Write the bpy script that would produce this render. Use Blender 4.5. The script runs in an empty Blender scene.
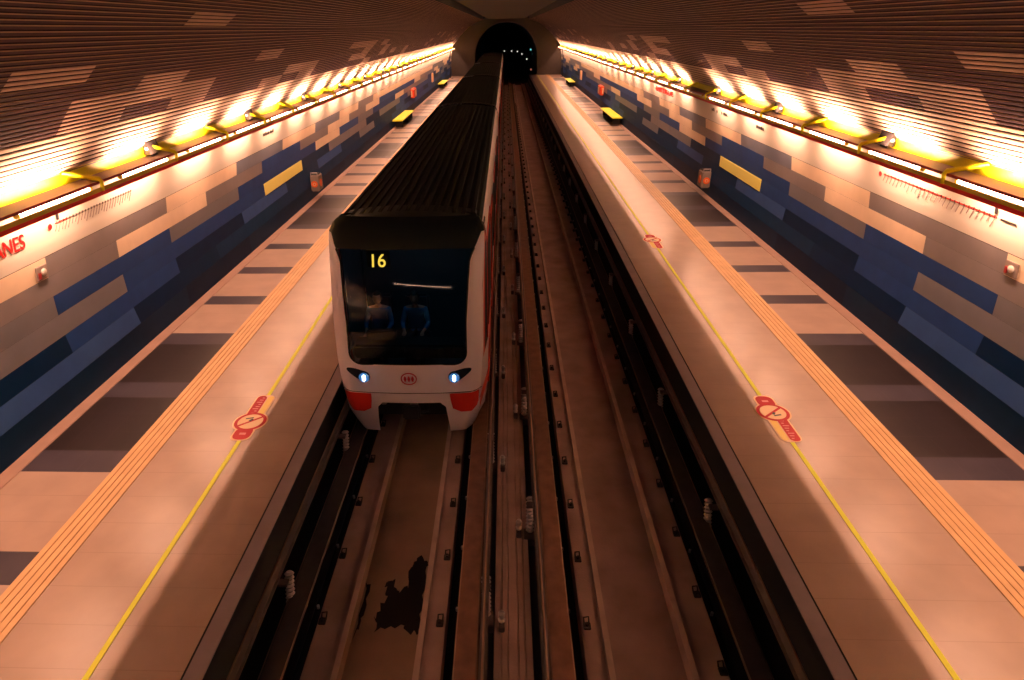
import bpy, bmesh, math, random
from mathutils import Vector, Matrix, Euler
random.seed(7)
SC = bpy.context.scene
COL = SC.collection
# ------------------------------------------------------------------ camera, world, exposure
CAM_F, CAM_PITCH, CAM_YAW, CAM_ROLL, CAM_CX, CAM_X, CAM_H = 614.6, 26.807, -2.467, 1.06, 481.5, -0.101, 5.45
cd = bpy.data.cameras.new('camera'); cam = bpy.data.objects.new('camera', cd); COL.objects.link(cam)
cd.sensor_fit = 'HORIZONTAL'; cd.sensor_width = 36.0
cd.lens = CAM_F * 36.0 / 1024.0
cd.shift_x = (512 - CAM_CX) / 1024.0
cd.clip_end = 600
cam.matrix_world = (Matrix.Translation((CAM_X, 0, CAM_H)) @ Matrix.Rotation(math.radians(-CAM_YAW), 4, 'Z')
                    @ Matrix.Rotation(math.radians(90 - CAM_PITCH), 4, 'X') @ Matrix.Rotation(math.radians(-CAM_ROLL), 4, 'Z'))
SC.camera = cam
wd = bpy.data.worlds.new('world'); SC.world = wd; wd.use_nodes = True
wd.node_tree.nodes['Background'].inputs[0].default_value = (0.30, 0.45, 0.75, 1)
wd.node_tree.nodes['Background'].inputs[1].default_value = 0.02
SC.view_settings.view_transform = 'Standard'
SC.view_settings.look = 'None'
SC.view_settings.gamma = 1.0
SC.view_settings.exposure = 0.0
SC.view_settings.use_curve_mapping = False
TUBE_E = 26.0          # emission of the visible tubes
DOWN_W = 62.0          # light thrown down by one tube
UP_W = 105.0            # cove uplight, watts per module
LAMP_COL = (1.0, 0.50, 0.31)
Y0, Y1 = -14.0, 88.0   # station length

# ------------------------------------------------------------------ materials
def mat(name, col, rough=0.6, metal=0.0, noise=0.0, nscale=3.0, bump=0.0, bscale=40.0, emit=None, estr=0.0, spec=0.5):
    m = bpy.data.materials.new(name); m.use_nodes = True
    nt = m.node_tree; b = nt.nodes['Principled BSDF']
    b.inputs['Base Color'].default_value = (*col, 1)
    b.inputs['Roughness'].default_value = rough
    b.inputs['Metallic'].default_value = metal
    b.inputs['Specular IOR Level'].default_value = spec
    tc = nt.nodes.new('ShaderNodeTexCoord')
    if noise > 0:
        n = nt.nodes.new('ShaderNodeTexNoise'); n.inputs['Scale'].default_value = nscale; n.inputs['Detail'].default_value = 6
        nt.links.new(tc.outputs['Object'], n.inputs['Vector'])
        r = nt.nodes.new('ShaderNodeMapRange')
        r.inputs[1].default_value = 0.3; r.inputs[2].default_value = 0.7
        r.inputs[3].default_value = 1 - noise; r.inputs[4].default_value = 1 + noise
        nt.links.new(n.outputs['Fac'], r.inputs[0])
        mx = nt.nodes.new('ShaderNodeVectorMath'); mx.operation = 'SCALE'
        mx.inputs[0].default_value = col
        nt.links.new(r.outputs[0], mx.inputs['Scale'])
        nt.links.new(mx.outputs[0], b.inputs['Base Color'])
    if bump > 0:
        n2 = nt.nodes.new('ShaderNodeTexNoise'); n2.inputs['Scale'].default_value = bscale
        nt.links.new(tc.outputs['Object'], n2.inputs['Vector'])
        bp = nt.nodes.new('ShaderNodeBump'); bp.inputs['Strength'].default_value = bump; bp.inputs['Distance'].default_value = 0.01
        nt.links.new(n2.outputs['Fac'], bp.inputs['Height']); nt.links.new(bp.outputs[0], b.inputs['Normal'])
    if emit:
        b.inputs['Emission Color'].default_value = (*emit, 1); b.inputs['Emission Strength'].default_value = estr
    return m

def tiled(name, col, rough, wx, x0, wy, y0, joint=0.012, jdark=0.6, noise=0.1, nscale=2.0, coat=0.0):
    """Floor tiles: joints every wx across and wy along, in the object's own metres."""
    m = mat(name, col, rough, noise=noise, nscale=nscale)
    nt = m.node_tree; b = nt.nodes['Principled BSDF']
    tc = [n for n in nt.nodes if n.type == 'TEX_COORD'][0]
    sx = nt.nodes.new('ShaderNodeSeparateXYZ'); nt.links.new(tc.outputs['Object'], sx.inputs[0])
    outs = []
    for ch, w, o in (('X', wx, x0), ('Y', wy, y0)):
        a = nt.nodes.new('ShaderNodeMath'); a.operation = 'SUBTRACT'; nt.links.new(sx.outputs[ch], a.inputs[0]); a.inputs[1].default_value = o
        d = nt.nodes.new('ShaderNodeMath'); d.operation = 'DIVIDE'; nt.links.new(a.outputs[0], d.inputs[0]); d.inputs[1].default_value = w
        fr = nt.nodes.new('ShaderNodeMath'); fr.operation = 'FRACT'; nt.links.new(d.outputs[0], fr.inputs[0])
        lt = nt.nodes.new('ShaderNodeMath'); lt.operation = 'LESS_THAN'; nt.links.new(fr.outputs[0], lt.inputs[0]); lt.inputs[1].default_value = joint / w
        outs.append(lt)
    mx = nt.nodes.new('ShaderNodeMath'); mx.operation = 'MAXIMUM'
    nt.links.new(outs[0].outputs[0], mx.inputs[0]); nt.links.new(outs[1].outputs[0], mx.inputs[1])
    mix = nt.nodes.new('ShaderNodeMix'); mix.data_type = 'RGBA'
    src = b.inputs['Base Color'].links[0].from_socket
    nt.links.new(src, mix.inputs[6]); mix.inputs[7].default_value = (*[c * jdark for c in col], 1)
    nt.links.new(mx.outputs[0], mix.inputs[0]); nt.links.new(mix.outputs[2], b.inputs['Base Color'])
    b.inputs['Coat Weight'].default_value = coat; b.inputs['Coat Roughness'].default_value = 0.25
    return m

TY = 0.49; TYO = 4.70
M = {}
M['floor'] = tiled('platform_granite', (0.40, 0.285, 0.225), 0.29, 40.0, -20.0, TY, TYO, joint=0.009, jdark=0.84, noise=0.08)
M['floor_grey'] = tiled('platform_grey_tile', (0.055, 0.045, 0.06), 0.38, 0.49, 5.62, TY, TYO, jdark=1.25, joint=0.008)
M['floor_brown'] = tiled('platform_brown_tile', (0.024, 0.016, 0.017), 0.38, 0.49, 5.62, TY, TYO, jdark=1.5, joint=0.008)
for k_ in ('floor_grey', 'floor_brown'): M[k_].node_tree.nodes['Principled BSDF'].inputs['Specular IOR Level'].default_value = 0.3
M['tactile'] = mat('tactile_ochre', (0.66, 0.40, 0.18), 0.5, noise=0.08)
M['border'] = mat('wall_border_stone', (0.36, 0.23, 0.18), 0.5, noise=0.08)
M['nosing'] = mat('edge_stone', (0.235, 0.19, 0.22), 0.55, noise=0.08)
M['safety_yellow'] = mat('line_yellow', (0.85, 0.92, 0.02), 0.5)
M['concrete'] = mat('bed_concrete', (0.36, 0.245, 0.22), 0.85, noise=0.22, nscale=1.6, bump=0.3)
M['concrete_mid'] = mat('bed_concrete_stained', (0.25, 0.165, 0.11), 0.85, noise=0.3, nscale=1.1, bump=0.3)
M['kerb'] = mat('kerb_concrete', (0.52, 0.37, 0.31), 0.8, noise=0.15)
M['bed_dark'] = mat('bed_dark', (0.018, 0.02, 0.026), 0.9)
M['rust'] = mat('rusty_steel', (0.20, 0.105, 0.07), 0.6, noise=0.2, nscale=6)
M['dark_beam'] = mat('dark_steel', (0.035, 0.030, 0.034), 0.6, noise=0.2, nscale=6)  # darker steel for the two outer beams
M['edge_steel'] = mat('worn_steel', (0.30, 0.20, 0.15), 0.45, metal=0.4, noise=0.15)
M['grey_steel'] = mat('grey_steel', (0.13, 0.10, 0.10), 0.5, metal=0.3, noise=0.2, nscale=5)
M['blue_cover'] = mat('blue_grey_channel', (0.05, 0.055, 0.085), 0.7, noise=0.15)
M['insulator'] = mat('white_porcelain', (0.50, 0.44, 0.44), 0.35)
M['clip'] = mat('black_clip', (0.02, 0.014, 0.014), 0.7)
M['oil'] = mat('oil_stain', (0.010, 0.008, 0.010), 0.8, spec=.1)
# wall tiles
M['w_apricot'] = mat('tile_cream', (0.78, 0.62, 0.46), 0.42, noise=0.05)
M['w_tan'] = mat('tile_mauve_grey', (0.20, 0.185, 0.20), 0.42, noise=0.06)
M['w_grey'] = mat('tile_grey', (0.155, 0.165, 0.20), 0.42, noise=0.06)
M['w_bluegrey'] = mat('tile_blue_grey', (0.14, 0.165, 0.23), 0.42, noise=0.06)
M['w_mid'] = mat('tile_mid_blue', (0.030, 0.080, 0.25), 0.5, noise=0.08, spec=.12)
M['w_blue'] = mat('tile_blue', (0.014, 0.052, 0.20), 0.5, noise=0.08, spec=.12)
M['w_navy'] = mat('tile_navy', (0.003, 0.028, 0.085), 0.5, noise=0.1, spec=.1)
M['w_teal'] = mat('tile_dark_teal', (0.0, 0.016, 0.062), 0.5, noise=0.1, spec=.1)
M['w_band'] = mat('white_enamel', (0.66, 0.63, 0.57), 0.35)
M['c_light'] = mat('slat_cream', (0.44, 0.31, 0.25), 0.6, noise=0.04, spec=.15)
M['c_dark'] = mat('slat_brown', (0.060, 0.032, 0.045), 0.65, noise=0.05, spec=.1)
M['c_mid'] = mat('slat_taupe', (0.19, 0.12, 0.11), 0.42, noise=0.05)
M['c_highlight'] = mat('slat_edge_highlight', (0.36, 0.235, 0.15), 0.4)  # painted highlight: edges of dark slats coloured as if catching the uplight
M['c_gap_shade'] = mat('slat_gap_shade', (0.030, 0.017, 0.024), 0.8, spec=.05)  # shadow line between slats, put into the groove's colour
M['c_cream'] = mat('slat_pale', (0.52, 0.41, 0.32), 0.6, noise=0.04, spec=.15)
M['ceiling'] = mat('ceiling_brown', (0.035, 0.025, 0.023), 0.8)
M['black'] = mat('matt_black', (0.008, 0.008, 0.010), 0.7)
M['portal'] = mat('portal_concrete', (0.05, 0.038, 0.032), 0.8, noise=0.1)
M['tunnel'] = mat('tunnel_concrete', (0.03, 0.028, 0.03), 0.9)
# lamps
M['lamp_yellow'] = mat('yellow_enamel', (0.92, 0.88, 0.01), 0.4)
M['lamp_yellow_dim'] = mat('yellow_enamel_shaded', (0.62, 0.48, 0.02), 0.4)  # yellow paint out of direct light, its shade put into the colour
M['lamp_red'] = mat('red_enamel', (0.70, 0.015, 0.015), 0.4)
M['lamp_maroon'] = mat('maroon_enamel', (0.30, 0.02, 0.025), 0.5)
M['lamp_grey'] = mat('grey_shelf', (0.30, 0.22, 0.23), 0.55)
M['dark_metal'] = mat('dark_metal', (0.03, 0.025, 0.028), 0.6)
M['tube'] = mat('tube_lit', (0.9, 0.9, 0.9), 0.3, emit=(1.0, 0.62, 0.45), estr=TUBE_E)
M['tube_off'] = mat('tube_unlit', (0.35, 0.3, 0.3), 0.3)
M['lens'] = mat('spot_lens', (0.7, 0.65, 0.6), 0.15, emit=(1, 0.8, 0.65), estr=.3)
# train
M['t_white'] = mat('train_white', (0.96, 0.90, 0.99), 0.28)
M['t_red'] = mat('train_red', (0.72, 0.035, 0.02), 0.35)
M['t_black'] = mat('train_black', (0.005, 0.009, 0.012), 0.5, spec=.2)
M['t_roof'] = mat('train_roof', (0.008, 0.011, 0.013), 0.8, noise=0.15, spec=.15)
M['t_under'] = mat('train_underframe', (0.012, 0.012, 0.014), 0.8)
M['t_joint'] = mat('gangway_edge', (0.40, 0.30, 0.28), 0.5)
M['t_cab'] = mat('cab_interior', (0.03, 0.06, 0.08), 0.7)
M['headlight'] = mat('headlight_lit', (0.9, 0.95, 1), 0.2, emit=(0.62, 0.85, 1.0), estr=9.0)
M['head_bezel'] = mat('headlight_bezel', (0.02, 0.03, 0.045), 0.2)
M['head_bowl'] = mat('headlight_bowl', (0.08, 0.20, 0.40), 0.15, metal=0.3, emit=(0.1, 0.35, 0.9), estr=0.25)
M['amber'] = mat('amber_display', (0.9, 0.5, 0.05), 0.5, emit=(1.0, 0.55, 0.06), estr=2.6)
M['logo_red'] = mat('logo_red', (0.55, 0.02, 0.06), 0.4)
M['skin'] = mat('skin', (0.40, 0.22, 0.16), 0.6)
M['blue_shirt'] = mat('blue_shirt', (0.02, 0.16, 0.42), 0.8)
M['navy_trousers'] = mat('navy_trousers', (0.01, 0.015, 0.03), 0.8)
M['hair'] = mat('dark_hair', (0.01, 0.008, 0.007), 0.7)
M['seat'] = mat('cab_seat', (0.02, 0.03, 0.05), 0.8)
M['red_print'] = mat('red_print', (0.68, 0.01, 0.012), 0.4)
M['black_print'] = mat('black_print', (0.03, 0.025, 0.03), 0.4)
M['grey_print'] = mat('grey_print', (0.30, 0.24, 0.22), 0.5)
M['sticker_red'] = mat('sticker_red', (0.55, 0.004, 0.012), 0.6)
M['sticker_pink'] = mat('sticker_pink', (0.80, 0.30, 0.28), 0.4)
M['sticker_cream'] = mat('sticker_cream', (0.90, 0.62, 0.34), 0.4)
M['sticker_yellow'] = mat('sticker_yellow', (0.92, 0.66, 0.10), 0.4)
M['yellow_tile'] = mat('yellow_tile', (0.90, 0.86, 0.22), 0.45)
M['bench_yellow'] = mat('bench_yellow', (0.95, 0.98, 0.02), 0.4)
M['orange_disc'] = mat('orange_disc', (0.95, 0.16, 0.02), 0.4)
M['box_grey'] = mat('box_grey', (0.26, 0.21, 0.19), 0.45)
M['cabinet_red'] = mat('cabinet_red', (0.85, 0.08, 0.02), 0.4)
M['cabinet_cream'] = mat('cabinet_cream', (0.85, 0.55, 0.35), 0.4)
M['sig_white'] = mat('tunnel_lamp_lit', (1, 1, 1), 0.5, emit=(1.0, 0.92, 0.8), estr=1.1)
M['sig_blue'] = mat('signal_blue_green', (0.1, 0.5, 0.5), 0.5, emit=(0.15, 0.7, 0.75), estr=1.2)
M['sig_red'] = mat('signal_dull_red', (0.4, 0.1, 0.05), 0.5, emit=(0.9, 0.25, 0.15), estr=0.5)
def glass_mat():
    m = bpy.data.materials.new('tinted_glass'); m.use_nodes = True
    nt = m.node_tree; nt.nodes.clear()
    o = nt.nodes.new('ShaderNodeOutputMaterial'); mix = nt.nodes.new('ShaderNodeMixShader')
    t = nt.nodes.new('ShaderNodeBsdfTransparent'); t.inputs[0].default_value = (0.40, 0.50, 0.55, 1)
    g = nt.nodes.new('ShaderNodeBsdfGlossy'); g.inputs['Roughness'].default_value = 0.04; g.inputs[0].default_value = (0.8, 0.8, 0.8, 1)
    f = nt.nodes.new('ShaderNodeFresnel'); f.inputs[0].default_value = 1.45
    nt.links.new(f.outputs[0], mix.inputs[0]); nt.links.new(t.outputs[0], mix.inputs[1]); nt.links.new(g.outputs[0], mix.inputs[2])
    nt.links.new(mix.outputs[0], o.inputs[0])
    return m
M['glass'] = glass_mat()

# ------------------------------------------------------------------ helpers
class MB:
    """Collects geometry in one mesh, with a material per face."""
    def __init__(s): s.v = []; s.f = []; s.m = []; s.mats = []
    def mi(s, m):
        m = M[m] if isinstance(m, str) else m
        if m not in s.mats: s.mats.append(m)
        return s.mats.index(m)
    def face(s, pts, m):
        i = len(s.v); s.v += [tuple(p) for p in pts]; s.f.append(tuple(range(i, i + len(pts)))); s.m.append(s.mi(m))
    def box(s, x0, x1, y0, y1, z0, z1, m, bev=0.0, rot=None, piv=None):
        bm = bmesh.new(); bmesh.ops.create_cube(bm, size=1.0)
        for v in bm.verts:
            v.co = Vector((x0 + (v.co.x + .5) * (x1 - x0), y0 + (v.co.y + .5) * (y1 - y0), z0 + (v.co.z + .5) * (z1 - z0)))
        if bev > 0: bmesh.ops.bevel(bm, geom=bm.edges[:] , offset=bev, segments=2, affect='EDGES')
        if rot is not None:
            p = Vector(piv) if piv else Vector(((x0 + x1) / 2, (y0 + y1) / 2, (z0 + z1) / 2))
            for v in bm.verts: v.co = rot @ (v.co - p) + p
        s.addbm(bm, m)
    def addbm(s, bm, m):
        i = len(s.v); k = s.mi(m); bm.verts.index_update()
        s.v += [tuple(v.co) for v in bm.verts]
        for f in bm.faces: s.f.append(tuple(i + v.index for v in f.verts)); s.m.append(k)
        bm.free()
    def tube(s, pts, r, m, seg=10, cap=True):
        """Round bar through pts; r is a number or one radius per point."""
        pts = [Vector(p) for p in pts]; rr = r if isinstance(r, (list, tuple)) else [r] * len(pts)
        k = s.mi(m); base = len(s.v); ref = None
        for n, p in enumerate(pts):
            a = pts[max(n - 1, 0)]; b = pts[min(n + 1, len(pts) - 1)]; d = (b - a).normalized()
            if ref is None: ref = Vector((0, 0, 1)) if abs(d.z) < .9 else Vector((1, 0, 0))
            u = d.cross(ref).normalized(); w = u.cross(d).normalized(); ref = w
            for q in range(seg):
                t = 2 * math.pi * q / seg; s.v.append(tuple(p + (u * math.cos(t) + w * math.sin(t)) * rr[n]))
        for n in range(len(pts) - 1):
            for q in range(seg):
                a = base + n * seg + q; b = base + n * seg + (q + 1) % seg
                s.f.append((a, b, b + seg, a + seg)); s.m.append(k)
        if cap:
            s.f.append(tuple(base + q for q in reversed(range(seg)))); s.m.append(k)
            e = base + (len(pts) - 1) * seg; s.f.append(tuple(e + q for q in range(seg))); s.m.append(k)
    def strip(s, prof, ys, mats, closed=False, caps=False, path=None):
        """Sweep a section (x,z) along the stations ys; mats one per section segment (or one name)."""
        n = len(prof); base = len(s.v)
        for y in ys:
            dx, dz = path(y) if path else (0, 0)
            for (x, z) in prof: s.v.append((x + dx, y, z + dz))
        segs = n if closed else n - 1
        for j in range(len(ys) - 1):
            for i in range(segs):
                a = base + j * n + i; b = base + j * n + (i + 1) % n
                mm = mats if isinstance(mats, str) else (mats(i, j) if callable(mats) else mats[i])
                s.f.append((a, b, b + n, a + n)); s.m.append(s.mi(mm))
        if caps:
            mm = mats if isinstance(mats, str) else mats[0]
            s.f.append(tuple(base + i for i in reversed(range(n)))); s.m.append(s.mi(mm))
            e = base + (len(ys) - 1) * n; s.f.append(tuple(e + i for i in range(n))); s.m.append(s.mi(mm))
    def build(s, name, parent=None, smooth=False, origin=None, mirror=False):
        me = bpy.data.meshes.new(name)
        o = Vector(origin) if origin else Vector((0, 0, 0))
        vs = [(Vector(v) - o) for v in s.v]
        if mirror: vs = [Vector((-v.x, v.y, v.z)) for v in vs]
        me.from_pydata([tuple(v) for v in vs], [], s.f)
        for m in s.mats: me.materials.append(m)
        me.polygons.foreach_set('material_index', s.m)
        bm = bmesh.new(); bm.from_mesh(me); bmesh.ops.remove_doubles(bm, verts=bm.verts, dist=0.0004)
        bmesh.ops.recalc_face_normals(bm, faces=bm.faces); bm.to_mesh(me); bm.free()
        if smooth:
            me.polygons.foreach_set('use_smooth', [True] * len(me.polygons)); me.set_sharp_from_angle(angle=math.radians(40))
        me.update()
        ob = bpy.data.objects.new(name, me); COL.objects.link(ob)
        if parent: ob.parent = parent
        elif origin: ob.location = o
        return ob
def tag(o, label=None, cat=None, group=None, kind=None):
    if label: o['label'] = label
    if cat: o['category'] = cat
    if group: o['group'] = group
    if kind: o['kind'] = kind
    return o
def thing(name, loc, label, cat, group=None, rot=None):
    o = bpy.data.objects.new(name, None); COL.objects.link(o); o.empty_display_size = 0.2
    o.location = loc
    if rot: o.rotation_euler = rot
    return tag(o, label, cat, group)
def struct(o, label=None): o['kind'] = 'structure'; return tag(o, label)
def ys_range(a, b, st):
    n = max(1, int(round((b - a) / st))); return [a + (b - a) * i / n for i in range(n + 1)]
def interp(x, tab):
    if x <= tab[0][0]: return tab[0][1]
    for (a, b), (c, d) in zip(tab, tab[1:]):
        if x <= c: return b + (d - b) * (x - a) / (c - a)
    return tab[-1][1]
ORD = ['first', 'second', 'third', 'fourth', 'fifth', 'sixth', 'seventh', 'eighth', 'ninth', 'tenth', 'eleventh', 'twelfth', 'thirteenth', 'fourteenth',
       'fifteenth', 'sixteenth', 'seventeenth', 'eighteenth', 'nineteenth', 'twentieth']
def ordinal(n):
    if n < 20: return ORD[n]
    return {2: 'twenty', 3: 'thirty', 4: 'forty', 5: 'fifty', 6: 'sixty', 7: 'seventy', 8: 'eighty'}[(n + 1) // 10] + '-' + ORD[(n + 1) % 10 - 1] if (n + 1) % 10 else \
        {2: 'twentieth', 3: 'thirtieth', 4: 'fortieth', 5: 'fiftieth', 6: 'sixtieth', 7: 'seventieth', 8: 'eightieth'}[(n + 1) // 10]

# ------------------------------------------------------------------ section of the station
WALL = [(0, 7.15), (.48, 7.15), (.81, 7.205), (1.14, 7.23), (1.487, 7.227), (1.813, 7.2), (2.135, 7.164), (2.46, 7.11), (3.0, 7.01), (3.45, 6.955), (3.60, 6.95)]
VAULT = [(6.95, 3.60), (6.93, 3.605), (6.70, 3.90), (6.36, 4.24), (6.18, 4.46), (5.97, 4.70), (5.73, 4.92), (5.50, 5.14), (5.24, 5.36), (4.97, 5.59), (4.72, 5.78), (4.42, 5.96), (4.08, 6.13), (3.70, 6.29), (3.30, 6.42), (2.90, 6.53)]
def wallx(z): return interp(z, WALL)

# ------------------------------------------------------------------ track bed
def bed(side):
    b = MB()
    P = [(0.0, -1.15), (.05, -1.15), (.055, -1.165), (.07, -1.165), (.075, -1.15), (.13, -1.15), (.135, -1.165), (.15, -1.165), (.155, -1.15), (.23, -1.15), (.24, -1.28), (.40, -1.28),
         (.82, -1.28), (.83, -1.08), (1.06, -1.07), (1.07, -1.03), (1.14, -1.03), (1.15, -1.20), (1.98, -1.20), (1.99, -1.03), (2.06, -1.03), (2.07, -1.07), (2.42, -1.08), (2.43, -1.28), (2.98, -1.28), (3.30, -1.28)]
    mats = []
    for (a, _), (c, _) in zip(P, P[1:]):
        x = (a + c) / 2
        if x < .235: mats.append('concrete')
        elif x < .82: mats.append('blue_cover' if .24 < x < .41 else 'bed_dark')
        elif 1.07 < x < 1.14 or 1.99 < x < 2.06: mats.append('kerb')
        elif 1.145 < x < 1.985: mats.append('concrete_mid' if side < 0 else 'concrete')
        elif x < 2.425: mats.append('concrete')
        else: mats.append('bed_dark')
    if side < 0: P = [(-x, z) for x, z in P]
    b.strip(P, [0.5 + i * 2.5 for i in range(36)], mats)
    return b
b = bed(1); b2 = bed(-1)
o0 = len(b.v); b.v += b2.v; b.f += [tuple(i + o0 for i in f) for f in b2.f]; b.m += [b.mi(b2.mats[k]) for k in b2.m]
struct(b.build('floor'))

# ------------------------------------------------------------------ platforms
def platform(s, name):
    b = MB()
    zs = 0.0
    cols = [(2.965, 3.16), (3.175, 5.18), (5.62, 6.92), (6.92, 7.15)]
    n0 = int((Y0 - TYO) / TY) - 1; n1 = int((Y1 - TYO) / TY) + 1
    ys = [TYO + TY * k for k in range(n0, n1 + 1)]
    def dark(k):
        q = (k - 1) % 24          # tile 0..0 thin, then 3 light, then block of nine, then the thins
        k24 = k % 24
        if k24 == 0: return 'floor_brown' if False else 'floor_grey'
        if 4 <= k24 <= 12: return 'floor_grey' if k24 in (4, 8, 12) else 'floor_brown'
        if k24 in (16, 20): return 'floor_grey'
        return 'floor'
    b.strip([(s * 2.965, -.05), (s * 2.965, -.008), (s * 2.973, 0.0), (s * 3.155, 0.0), (s * 3.158, -.012), (s * 3.172, -.012), (s * 3.175, 0.0)], [ys[0], ys[-1]], ['bed_dark'] + ['nosing'] * 3 + ['black', 'black'])
    b.strip([(s * 3.175, 0), (s * 5.18, 0)], ys, 'floor')
    b.strip([(s * 5.18, 0), (s * 5.62, 0)], [ys[0], ys[-1]], 'tactile')
    base = len(ys)
    for j, k in enumerate(range(n0, n1)):
        b.face([(s * 5.62, ys[j], 0), (s * 6.92, ys[j], 0), (s * 6.92, ys[j + 1], 0), (s * 5.62, ys[j + 1], 0)], dark(k))
    b.strip([(s * 6.92, 0), (s * 6.925, .012), (s * 7.16, .012), (s * 7.3, .012)], [ys[0], ys[-1]], 'border')
    b.strip([(s * 2.965, -.05), (s * 3.30, -.09), (s * 3.30, -1.3)], [ys[0], ys[-1]], 'bed_dark')
    # the slab's underside and its end face keep it solid
    b.face([(s * 3.30, ys[0], -1.3), (s * 7.3, ys[0], -1.3), (s * 7.3, ys[0], 0), (s * 2.965, ys[0], 0), (s * 2.965, ys[0], -.05), (s * 3.3, ys[0], -.09)], 'bed_dark')
    return struct(b.build(name))
platform(-1, 'platform_left'); platform(1, 'platform_right')
n = 1
for s in (-1, 1):
    b = MB()                                   # ribbed tactile strip
    P = [(5.18, .001)]
    for k in range(5):
        x = 5.185 + k * .088
        P += [(x, .010), (x + .068, .010), (x + .070, .001), (x + .084, .001)]
    P = [(s * x, z) for x, z in P]
    b.strip(P, [Y0, Y1 - .02], 'tactile')
    struct(b.build('trim_%d' % n), 'ochre ribbed tactile paving strip'); n += 1
    b = MB(); b.box(min(s * 4.055, s * 4.115), max(s * 4.055, s * 4.115), Y0, Y1 - .02, 0.0005, .006, 'safety_yellow')
    struct(b.build('trim_%d' % n), 'thin yellow safety line along the platform'); n += 1

# ------------------------------------------------------------------ lower walls: brick-bond enamel tiles
ROWZ = [0.0, .481, .814, 1.14, 1.487, 1.813, 2.135, 2.46]          # seven courses, bottom to top
TL = 3.735
PAT = {  # course (1 top .. 7 bottom) -> colours of the tiles from the nearest on
 1: {-2: 'w_tan', -1: 'w_apricot', 0: 'w_tan', 1: 'w_apricot', 2: 'w_bluegrey', 3: 'w_apricot', 4: 'w_bluegrey', 5: 'w_apricot', 6: 'w_tan'},
 2: {-2: 'w_apricot', -1: 'w_tan', 0: 'w_apricot', 1: 'w_tan', 2: 'w_blue', 3: 'w_tan', 4: 'w_apricot', 5: 'w_tan', 6: 'w_apricot'},
 3: {-2: 'w_tan', -1: 'w_grey', 0: 'w_blue', 1: 'w_grey', 2: 'w_blue', 3: 'w_blue', 4: 'w_apricot', 5: 'w_mid', 6: 'w_grey'},
 4: {-3: 'w_grey', -2: 'w_grey', -1: 'w_grey', 0: 'w_blue', 1: 'w_blue', 2: 'w_blue', 3: 'w_navy', 4: 'w_grey', 5: 'w_tan', 6: 'w_navy'},
 5: {-2: 'w_teal', -1: 'w_teal', 0: 'w_blue', 1: 'w_teal', 2: 'w_mid', 3: 'w_navy', 4: 'w_mid', 5: 'w_navy', 6: 'w_grey'},
 6: {-3: 'w_mid', -2: 'w_mid', -1: 'w_mid', 0: 'w_teal', 1: 'w_navy', 2: 'w_navy', 3: 'w_navy', 4: 'w_navy', 5: 'w_navy', 6: 'w_navy'},
}
rnd = random.Random(11)
BIAS = {1: ['w_apricot', 'w_apricot', 'w_tan', 'w_bluegrey'], 2: ['w_apricot', 'w_tan', 'w_bluegrey', 'w_mid'], 3: ['w_grey', 'w_blue', 'w_mid', 'w_apricot', 'w_tan'],
        4: ['w_mid', 'w_blue', 'w_navy', 'w_grey'], 5: ['w_blue', 'w_navy', 'w_mid', 'w_navy'], 6: ['w_navy', 'w_navy', 'w_blue', 'w_mid']}
FAR = {(r, k): rnd.choice(BIAS[r]) for r in range(1, 7) for k in range(-8, 30)}
def tile_col(r, k):
    if r == 7: return 'w_teal' if k % 3 == 1 else 'w_navy'
    return PAT[r].get(k) or FAR[(r, k)]
def lower_wall(s, name):
    b = MB()
    for r in range(1, 8):
        z0 = ROWZ[7 - r]; z1 = ROWZ[8 - r]; off = 8.69 if r % 2 else 10.54
        zz = [z0 + .001, (z0 + z1) / 2, z1 - .001]
        for k in range(-7, 23):
            a = max(Y0, off + TL * k); c = min(Y1, off + TL * (k + 1))
            if c <= a: continue
            m = tile_col(r, k)
            for za, zb in zip(zz, zz[1:]):
                b.face([(s * wallx(za), a + .001, za), (s * wallx(za), c - .001, za), (s * wallx(zb), c - .001, zb), (s * wallx(zb), a + .001, zb)], m)
    # backing behind the joints, then the white band above the courses
    zs = [-.05] + ROWZ
    b.strip([(s * (wallx(z) + .012), z) for z in zs], [Y0, Y1], 'bed_dark')
    zb = [2.464, 2.62, 2.8, 3.0, 3.2, 3.45, 3.60]
    seg = [Y0]; y = 8.69 - 6 * TL
    while y < Y1:
        if y > Y0: seg.append(y)
        y += TL
    seg.append(Y1)
    b.strip([(s * (wallx(z) - (.0 if i else -.006)), z) for i, z in enumerate(zb)], seg, 'w_band')
    return struct(b.build(name))
lower_wall(-1, 'wall_left'); lower_wall(1, 'wall_right')

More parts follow.
